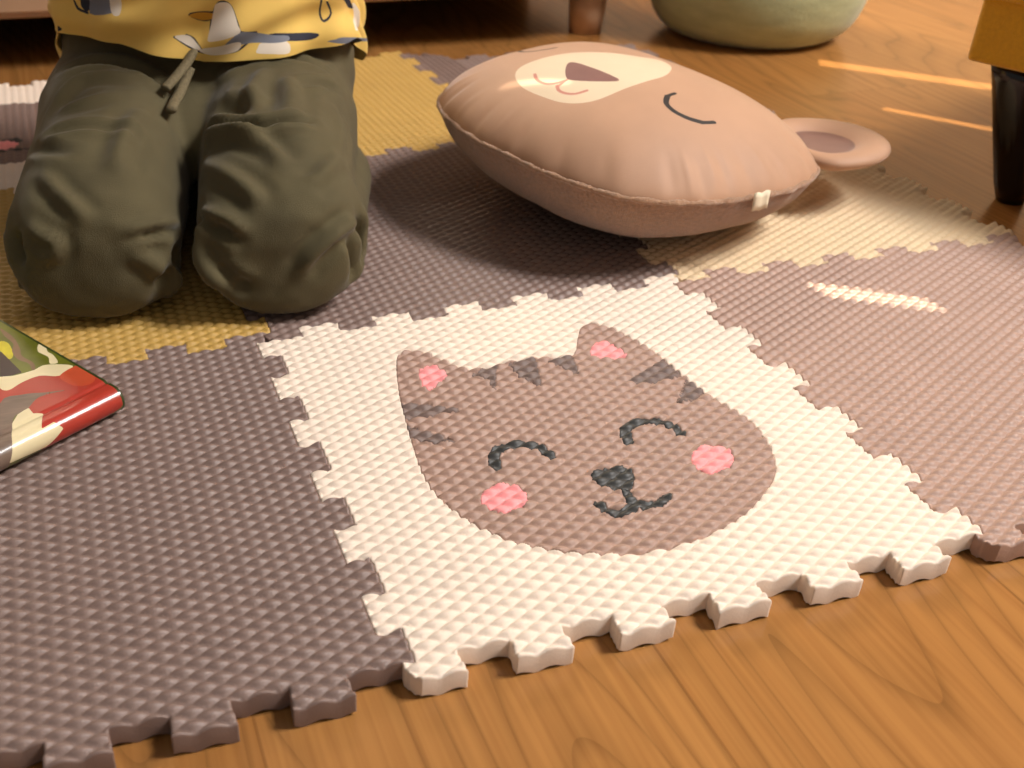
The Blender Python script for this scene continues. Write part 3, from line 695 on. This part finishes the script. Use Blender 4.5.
bm_obj('body', lathe(prof), M_green, pf)
rng2 = random.Random(3)
bm = bmesh.new(); bmesh.ops.create_uvsphere(bm, u_segments=24, v_segments=12, radius=.02)
for v in bm.verts: v.co = Vector((v.co.x, v.co.y, .25 + v.co.z*.35))
tag(bm_obj('button', bm, M_green, pf), 'covered button')

# ------------------------------------------------------------------ mustard footstool at the right edge
M_must = mat('stool_mustard_cloth', (196, 146, 24), .85, .07, 300, .4, 700, sheen=.3)
M_lac = mat('stool_black_lacquer', (12, 10, 9), .16, .1, 20)
CH = STOOL
stool = empty('upholstered_stool', (CH['x'], CH['y'], FZ), R(CH['rot'])); tag(stool, 'mustard yellow upholstered stool on black tapered legs at the right edge', 'stool')
zb = CH['zb'] - FZ
bm_obj('seat_base', box_bm(0, CH['lx'], 0, CH['ly'], zb, zb + .055, .006, 3), M_must, stool)
bm_obj('seat_cushion', box_bm(-.003, CH['lx'] + .003, -.003, CH['ly'] + .003, zb + .055, zb + .095, .014, 4), M_must, stool)
bm = bmesh.new()
pts = [(0.0 + i*CH['lx']/40, 0) for i in range(41)]
tag(bm_obj('piping', box_bm(-.005, CH['lx'] + .005, -.005, CH['ly'] + .005, zb + .051, zb + .059, .0035, 2), M_must, stool), 'corded edge')
def tleg(x, y, sx, sy):
    bm = bmesh.new(); seg = 36; rings = []
    for tt in np.linspace(0, 1, 9):
        r = .0130 + .0090*tt; z = zb*tt
        if tt == 0: r -= .0015
        cx_, cy_ = x + sx*.02*tt, y + sy*.02*tt
        rings.append([bm.verts.new((cx_ + r*math.cos(2*math.pi*i/seg), cy_ + r*math.sin(2*math.pi*i/seg), z)) for i in range(seg)])
    for a, b in zip(rings[:-1], rings[1:]):
        for i in range(seg): bm.faces.new((a[i], a[(i + 1) % seg], b[(i + 1) % seg], b[i]))
    bm.faces.new(rings[0][::-1]); bm.faces.new(rings[-1]); bm_obj('leg', bm, M_lac, stool)
for x, y, sx, sy in CH['legs']: tleg(x, y, sx, sy)

# ------------------------------------------------------------------ kneeling child
KM = np.array([-.0486, .3445]); KR = np.array([.975, -.22]); KB = np.array([.22, .975])
def kw(l, s, z): q = KM + KR*l + KB*s; return Vector((q[0], q[1], z))
M_skin = mat('skin', (222, 176, 148), .5, .04, 30, sub=.1)
M_olive = mat('trouser_olive_cotton', (84, 75, 47), .85, .10, 26, .3, 1400, sheen=.12)
M_cord = mat('drawstring_cord', (112, 100, 72), .8, .25, 500, .4, 900)
M_shirt = mat('shirt_yellow_cotton', (232, 194, 100), .8, .05, 30, .2, 1400, sheen=.15)
M_white = mat('shirt_print_white', (234, 222, 204), .8, .03, 60)
M_grey = mat('shirt_print_grey', (120, 124, 136), .8, .06, 60)
M_ink = mat('shirt_print_ink', (34, 36, 52), .8, .06, 60)
M_beak = mat('shirt_print_beak', (206, 150, 44), .8, .06, 60)
M_hair = mat('hair_brown', (74, 48, 30), .6, .25, 60, .4, 200, stretch=(4, 4, 1))

def skin_body():
    P, E, Rr = [], [], []
    def add(l, s, z, r, par=None):
        P.append(kw(l, s, z)); Rr.append(r)
        if par is not None: E.append((par, len(P) - 1))
        return len(P) - 1
    pel = add(0, .285, .105, .062)
    b1 = add(0, .28, .17, .06, pel); b2 = add(0, .27, .24, .062, b1); b3 = add(0, .265, .31, .055, b2)
    nk = add(0, .262, .365, .026, b3); h0 = add(0, .228, .402, .046, nk); h1 = add(0, .240, .447, .068, h0); h2 = add(0, .25, .495, .068, h1)
    add(0, .166, .438, .008, h1)                                   # nose
    for q in (-1, 1):
        add(q*.072, .25, .45, .010, h1)                            # ear
        hp = add(q*.055, .235, .085, .045, pel); kn = add(q*.06, .045, .062, .034, hp)
        an = add(q*.062, .22, .030, .021, kn); ft = add(q*.06, .31, .022, .016, an); add(q*.06, .34, .022, .012, ft)
        sh = add(q*.085, .265, .325, .028, b3); el = add(q*.118, .235, .245, .021, sh); wr = add(q*.075, .135, .262, .015, el)
        pa = add(q*.058, .10, .268, .015, wr); p2 = add(q*.05, .085, .27, .014, pa)
        for k_, (dl, ds, dz, ln) in enumerate([(-.014, -.01, .012, .026), (-.005, -.016, .006, .030), (.004, -.017, .0, .028), (.013, -.014, -.004, .022)]):
            f0 = add(q*(.05 + dl*.7), .085 + ds*.5, .27 + dz*.8, .0052, p2); f1 = add(q*(.048 + dl), .085 + ds - ln*.5, .266 + dz, .0047, f0); add(q*(.036 + dl), .085 + ds - ln*.75, .252 + dz, .004, f1)
        t0 = add(q*.045, .102, .283, .0055, pa); add(q*.032, .088, .29, .0048, t0)
    me = bpy.data.meshes.new('person'); me.from_pydata(P, E, []); o = bpy.data.objects.new('person', me); link(o)
    sk = o.modifiers.new('skin', 'SKIN'); sk.use_smooth_shade = True
    o.modifiers.new('sub', 'SUBSURF').levels = 2
    for i, v in enumerate(me.skin_vertices[0].data): v.radius = (Rr[i], Rr[i]); v.use_root = (i == 0)
    dg = bpy.context.evaluated_depsgraph_get(); m2 = bpy.data.meshes.new_from_object(o.evaluated_get(dg))
    o.modifiers.clear(); o.data = m2; m2.materials.clear(); m2.materials.append(M_skin)
    for f in m2.polygons: f.use_smooth = True
    return o
person = skin_body()
tag(person, 'child kneeling on the mats in olive trousers and a yellow shirt printed with birds', 'person')
# face and hair sit above the picture
def blob(name, l, s, z, rx, ry, rz_, m, parent, lab=None):
    bm = bmesh.new(); bmesh.ops.create_uvsphere(bm, u_segments=24, v_segments=16, radius=1)
    for v in bm.verts: v.co = kw(l + v.co.x*rx, s + v.co.y*ry, z + v.co.z*rz_)
    return tag(bm_obj(name, bm, m, parent), lab)
M_eye = mat('eye_dark', (40, 28, 22), .2, .05, 60); M_lip = mat('lip', (196, 120, 108), .5, .05, 60)
for q in (-1, 1): blob('eye', q*.027, .176, .458, .0085, .006, .007, M_eye, person, 'dark eye')
blob('mouth', 0, .180, .408, .016, .006, .0035, M_lip, person)
bm = bmesh.new(); bmesh.ops.create_uvsphere(bm, u_segments=40, v_segments=24, radius=1)
bmesh.ops.delete(bm, geom=[v for v in bm.verts if v.co.z < -.45 or (v.co.y < -.15 and v.co.z < .28 - .9*(v.co.y + .15)*0) or (v.co.y < .1 and v.co.z < -.1)], context='VERTS')
for v in bm.verts:
    w = 1 + .02*math.sin(v.co.x*23) + .02*math.sin(v.co.y*19 + v.co.z*7)
    v.co = kw(v.co.x*.079*w, .248 + v.co.y*.084*w, .482 + v.co.z*.086*w)
tag(bm_obj('hair', bm, M_hair, person), 'short brown hair')

# trousers: lofted legs and seat, melted together, then folds
def loft(bm, rings, cap=True, seg=36, n=2.5):
    R_ = []
    for (l, s, z, hw, hz, ax) in rings:
        rg = []
        for i in range(seg):
            a = 2*math.pi*i/seg; c, sn = math.cos(a), math.sin(a)
            rr = (abs(c)**n + abs(sn)**n)**(-1/n)
            if ax == 's': rg.append(bm.verts.new(kw(l + hw*rr*c, s, z + hz*rr*sn)))
            else: rg.append(bm.verts.new(kw(l + hw*rr*c, s + hz*rr*sn, z)))
        R_.append(rg)
    for a, b in zip(R_[:-1], R_[1:]):
        for i in range(seg): bm.faces.new((a[i], a[(i + 1) % seg], b[(i + 1) % seg], b[i]))
    bm.faces.new(R_[0][::-1]); bm.faces.new(R_[-1])
def remeshed(bm, name, vox, smooth_it, m, parent):
    bmesh.ops.recalc_face_normals(bm, faces=bm.faces)
    me = bpy.data.meshes.new(name); bm.to_mesh(me); bm.free(); o = bpy.data.objects.new(name, me); link(o)
    r = o.modifiers.new('r', 'REMESH'); r.mode = 'VOXEL'; r.voxel_size = vox
    s = o.modifiers.new('s', 'SMOOTH'); s.factor = .5; s.iterations = smooth_it
    dg = bpy.context.evaluated_depsgraph_get(); m2 = bpy.data.meshes.new_from_object(o.evaluated_get(dg))
    o.modifiers.clear(); o.data = m2; m2.materials.clear(); m2.materials.append(m)
    for f in m2.polygons: f.use_smooth = True
    o.parent = parent
    return o
bm = bmesh.new()
for leg in LEGS: loft(bm, leg)
for extra_loft, n_ in LOFTS: loft(bm, extra_loft, n=n_)
for path, r0 in FOLD_TUBES:                                    # rolled-over cloth at the knee sides
    P = catmull([list(kw(*q)) for q in path], 6, False)
    for i, q in enumerate(P):
        t_ = i/(len(P) - 1); r = r0*(.55 + .45*math.sin(math.pi*t_))
        bmesh.ops.create_uvsphere(bm, u_segments=12, v_segments=8, radius=r, matrix=Matrix.Translation(Vector(q)))
tr = remeshed(bm, 'trousers', .0034, 7, M_olive, person)
n = len(tr.data.vertices); co = np.empty(n*3, np.float32); tr.data.vertices.foreach_get('co', co); co = co.reshape(-1, 3).astype(float)
no = np.empty(n*3, np.float32); tr.data.vertices.foreach_get('normal', no); no = no.reshape(-1, 3).astype(float)
disp = np.zeros(n); P2 = co[:, :2] - KM; kl, ks, kz = P2 @ KR, P2 @ KB, co[:, 2]
def stroke3(pts, width, amp, side=.0):
    """a fold along a 3-D path: raised (amp>0) or sunk (amp<0), with a trough beside it"""
    Pp = catmull(pts, 6, False); best = np.full(n, 1e9); tt = np.zeros(n)
    for i in range(len(Pp) - 1):
        a, b = Pp[i], Pp[i + 1]; e = b - a; L = (e*e).sum() + 1e-12
        t_ = np.clip(((co - a) @ e)/L, 0, 1); d = np.linalg.norm(co - a - t_[:, None]*e, axis=1)
        m_ = d < best; best = np.where(m_, d, best); tt = np.where(m_, (i + t_)/(len(Pp) - 1), tt)
    env = np.sin(np.pi*np.clip(tt, .0, 1))**.7*.85 + .15
    f = np.exp(-(best/width)**2) - side*np.exp(-((best - 1.9*width)/width)**2)
    return amp*env*f
for pts, wd, am, sd in FOLDS: disp += stroke3([list(kw(*q)) for q in pts], wd, am*1.25, sd)
# soft large and small unevenness of the cloth
disp += np.array([.0016*mnoise.noise(Vector((q[0]*28, q[1]*22, q[2]*34))) + .0007*mnoise.noise(Vector((q[0]*70 + 5, q[1]*60, q[2]*80))) for q in co])
co = co + no*disp[:, None]; co[:, 2] = np.maximum(co[:, 2], -.0012)
tr.data.vertices.foreach_set('co', co.astype(np.float32).ravel()); tr.data.update()
tag(tr, 'creased olive green cotton trousers')
def tube(name, pts, r, m, parent, lab=None, seg=10, taper=1.0, flat=1.0):
    P = catmull([list(q) for q in pts], 8, False); bm = bmesh.new(); prev = None
    for i, q in enumerate(P):
        tn = Vector(P[min(i + 1, len(P) - 1)] - P[max(i - 1, 0)]).normalized()
        u = tn.cross(Vector((0, 0, 1))); u = u.normalized() if u.length > 1e-4 else Vector((1, 0, 0)); v = u.cross(tn)
        rr = r*(1 + (taper - 1)*i/(len(P) - 1))
        rg = [bm.verts.new(Vector(q) + u*rr*math.cos(2*math.pi*k/seg) + v*rr*flat*math.sin(2*math.pi*k/seg)) for k in range(seg)]
        if prev:
            for k in range(seg): bm.faces.new((prev[k], prev[(k + 1) % seg], rg[(k + 1) % seg], rg[k]))
        else: bm.faces.new(rg[::-1])
        prev = rg
    bm.faces.new(prev); return tag(bm_obj(name, bm, m, parent), lab)
for i, pts in enumerate(CORDS):
    tube('drawstring', [kw(*q) for q in pts], .0042, M_cord, tr, 'khaki drawstring end', flat=.7)
# shirt: a loose tube hanging over the thighs
nph, nz = 900, 240
def shirt_xyz(ph, v):
    """ph: angle, front = -pi/2; v 0..1 from hem to shoulder"""
    ph, v = np.asarray(ph, float), np.asarray(v, float)
    c, s = np.cos(ph), np.sin(ph)
    front = np.clip(-s, 0, 1); hem = np.interp(((ph + np.pi/2 + np.pi) % (2*np.pi)) - np.pi, HEM_A, HEM_Z)
    top = .345; z = hem + (top - hem)*v
    hw = np.interp(z, [.06, .13, .2, .3, .345], SH_HW); hf = np.interp(z, [.06, .13, .2, .3, .345], SH_F); hb = np.interp(z, [.06, .13, .2, .3, .345], [.085, .085, .08, .075, .05])
    r = (np.abs(c)**2.5 + np.abs(s)**2.5)**(-1/2.5)
    l = hw*r*c; d = np.where(s < 0, hf, hb)*r*s
    fold = .0035*np.sin(ph*9 + 4*v)*np.exp(-v*3) + .002*np.sin(ph*17 + 1 - 6*v)*np.exp(-v*5) + .003*np.sin(v*40 + 6*np.sin(ph*2))*np.exp(-((v - .12)/.12)**2)
    l = l + fold*c; d = d + fold*s
    l = l + .009*np.clip((.3 - z)/.15, 0, 1)
    q = KM + np.stack([l, l*0], -1)[..., :1]*KR + (SH_C + d)[..., None]*KB
    return np.concatenate([q, z[..., None]], -1)
PHI, VV = np.meshgrid(np.linspace(-np.pi, np.pi, nph + 1)[:-1] - np.pi/2 + np.pi, np.linspace(0, 1, nz)**1.5, indexing='ij')

V = V0 = shirt_xyz(PHI, VV).reshape(-1, 3)
k = np.arange(nph*nz).reshape(nph, nz); kn = np.roll(k, -1, 0)
F = np.stack([k[:, :-1], kn[:, :-1], kn[:, 1:], k[:, 1:]], -1).reshape(-1, 4)
# print coordinates in mm along the cloth: a across the belly, h above the hem line z = .12
PA = (((PHI + np.pi/2 + np.pi) % (2*np.pi)) - np.pi).ravel()*120.; PH = (V[:, 2] - .12)*1000
order = []
for kind, pts in SHIRT_PRINT:
    m = dict(white=M_white, grey=M_grey, ink=M_ink, beak=M_beak)[kind.split('_')[0]]
    f = sdf_stroke(PA, PH, catmull(pts, 3, False), .8) if kind.endswith('_line') else sdf_poly(PA, PH, catmull(pts, 3))
    order.append((len(order), f, m))
C = Cut(V, F, {a: f for a, f, m in order}); rest = F; FF, MI, MS = [], [], [M_shirt]
for a, f, m in order:
    g, rest = C.split(a, rest)
    if m not in MS: MS.append(m)
    FF.append(g); MI += [MS.index(m)]*len(g)
FF.append(rest); MI += [0]*len(rest)
shirt = np_mesh('shirt', C.V, np.vstack(FF), MS, person, MI); tag(shirt, 'loose yellow shirt printed with grey and white seagulls')
m = shirt.modifiers.new('cloth', 'SOLIDIFY'); m.thickness = .0016; m.offset = -1
for q in (-1, 1):
    tube('sleeve', [kw(q*.075, .262, .322), kw(q*.1, .252, .29), kw(q*.116, .238, .255)], .038, M_shirt, shirt, 'short yellow sleeve', seg=20)

# ------------------------------------------------------------------ walls, shuttered window, light
SUN_AZ, SUN_EL = R(SUNAZ), R(SUNEL)                      # direction towards the sun
sd = Vector((math.cos(SUN_AZ)*math.cos(SUN_EL), math.sin(SUN_AZ)*math.cos(SUN_EL), math.sin(SUN_EL)))
def to_wall(x, y, z):
    t_ = (WX - x)/sd.x; return (y + sd.y*t_, z + sd.z*t_)
slots = [[to_wall(*q) for q in s_] for s_ in SLITS]
def wall_with_holes(name, rect, holes, put, th, m, parent=None):
    bm = bmesh.new()
    def loop(pts):
        vs = [bm.verts.new(put(a, b)) for a, b in pts]
        return [bm.edges.new((vs[i], vs[(i + 1) % len(vs)])) for i in range(len(vs))]
    a, b, c, d = rect; es = loop([(a, c), (b, c), (b, d), (a, d)])
    for h in holes: es += loop(h)
    bmesh.ops.triangle_fill(bm, use_beauty=True, use_dissolve=False, edges=es)
    o = bm_obj(name, bm, m, parent, smooth=False)
    s_ = o.modifiers.new('thick', 'SOLIDIFY'); s_.thickness = th; s_.offset = 0
    return o
rect_hole = lambda q: [(q[0], q[2]), (q[1], q[2]), (q[1], q[3]), (q[0], q[3])]
M_shut = mat('shutter_wood', (150, 118, 84), .6, .1, 12, stretch=(.4, 1, 8))
M_trim = mat('window_trim_white', (226, 220, 208), .5, .02, 20)
gm, gt, gb = nt('window_glass'); gb.inputs['Transmission Weight'].default_value = 1; gb.inputs['Roughness'].default_value = .05; gb.inputs['IOR'].default_value = 1.1
tag(wall_with_holes('wall_right', (-2.2, 2.7, FZ, 5.0), [rect_hole(WIN)], lambda a, b: (WX + .05, a, b), .1, M_wall), kind='structure')
tag(wall_with_holes('wall_back', (-3.2, WX, FZ, 3.2), [rect_hole(WINB)], lambda a, b: (a, WY + .05, b), .1, M_wall), kind='structure')
for nm, lab, W_, put in (('window_1', 'shuttered window in the right wall', WIN, 'x'), ('window_2', 'glazed window in the back wall', WINB, 'y')):
    a0, a1, z0, z1 = W_; am, cen = (a0 + a1)/2, None
    base = (WX, am, z0) if put == 'x' else (am, WY, z0)
    win = empty(nm, base); tag(win, lab, 'window', kind='structure')
    def bar(n_, p, q, c, d, e0=-.03, e1=.1, m=M_trim):
        bm = box_bm(WX + e0, WX + e1, p, q, c, d, .003) if put == 'x' else box_bm(p, q, WY + e0, WY + e1, c, d, .003)
        o = bm_obj(n_, bm, m, win, smooth=False); o.location = tuple(-k_ for k_ in base); return o
    bar('frame', a0 - .05, a0, z0 - .05, z1 + .05); bar('frame', a1, a1 + .05, z0 - .05, z1 + .05); bar('frame', a0, a1, z0 - .05, z0); bar('frame', a0, a1, z1, z1 + .05)
    if put == 'x':
        sh = wall_with_holes('shutter', W_, slots, lambda a, b: (WX, a, b), .004, M_shut, None); sh.parent = win; sh.location = tuple(-k_ for k_ in base)
    else:
        bar('mullion', am - .02, am + .02, z0, z1, .02, .06); bar('pane', a0, a1, z0, z1, .038, .042, gm)
for nm, bx_ in (('baseboard_back', (-3.2, WX, WY - .016, WY)), ('baseboard_right', (WX - .016, WX, -2.2, WY - .016))):
    tag(bm_obj(nm, box_bm(*bx_, FZ, .07, .003), M_trim, smooth=False), kind='structure')

sun = bpy.data.lights.new('sun', 'SUN'); sun.energy = SUN_E; sun.angle = R(.12); sun.color = (1, .86, .66)
so = link(bpy.data.objects.new('sun', sun)); so.rotation_euler = sd.to_track_quat('Z', 'Y').to_euler()
def area(name, loc, target, sx, sy, e, col):
    l = bpy.data.lights.new(name, 'AREA'); l.shape = 'RECTANGLE'; l.size = sx; l.size_y = sy; l.energy = e; l.color = col
    o = link(bpy.data.objects.new(name, l)); o.location = loc
    o.rotation_euler = (Vector(loc) - Vector(target)).to_track_quat('Z', 'Y').to_euler(); return o
for a in AREAS: area(*a)
w = bpy.data.worlds.new('world'); SC.world = w; w.use_nodes = True
bg = w.node_tree.nodes['Background']; bg.inputs[0].default_value = WORLD[:3] + (1,); bg.inputs[1].default_value = WORLD[3]

# ------------------------------------------------------------------ camera
cd = bpy.data.cameras.new('camera'); cam = link(bpy.data.objects.new('camera', cd))
cr = np.array([[0.95701507, -0.2900151, 0.00365987], [0.1523291, 0.51332584, 0.84456641], [0.24681572, 0.80770528, -0.53543831]])
Mx = Matrix(((cr[0][0], cr[1][0], -cr[2][0], -.1184), (cr[0][1], cr[1][1], -cr[2][1], -.3332), (cr[0][2], cr[1][2], -cr[2][2], .36978), (0, 0, 0, 1)))
cam.matrix_world = Mx
cd.sensor_fit = 'HORIZONTAL'; cd.sensor_width = 36; cd.lens = 1.10113*36*1000/1024
cd.shift_x = 130.69/1024; cd.shift_y = .53/1024
cd.clip_start = .02
cd.dof.use_dof = True; cd.dof.focus_distance = FOCUS; cd.dof.aperture_fstop = FSTOP
SC.camera = cam
SC.view_settings.view_transform = 'Standard'; SC.view_settings.look = 'None'
SC.view_settings.gamma = 1; SC.view_settings.use_curve_mapping = False; SC.view_settings.exposure = EXPO
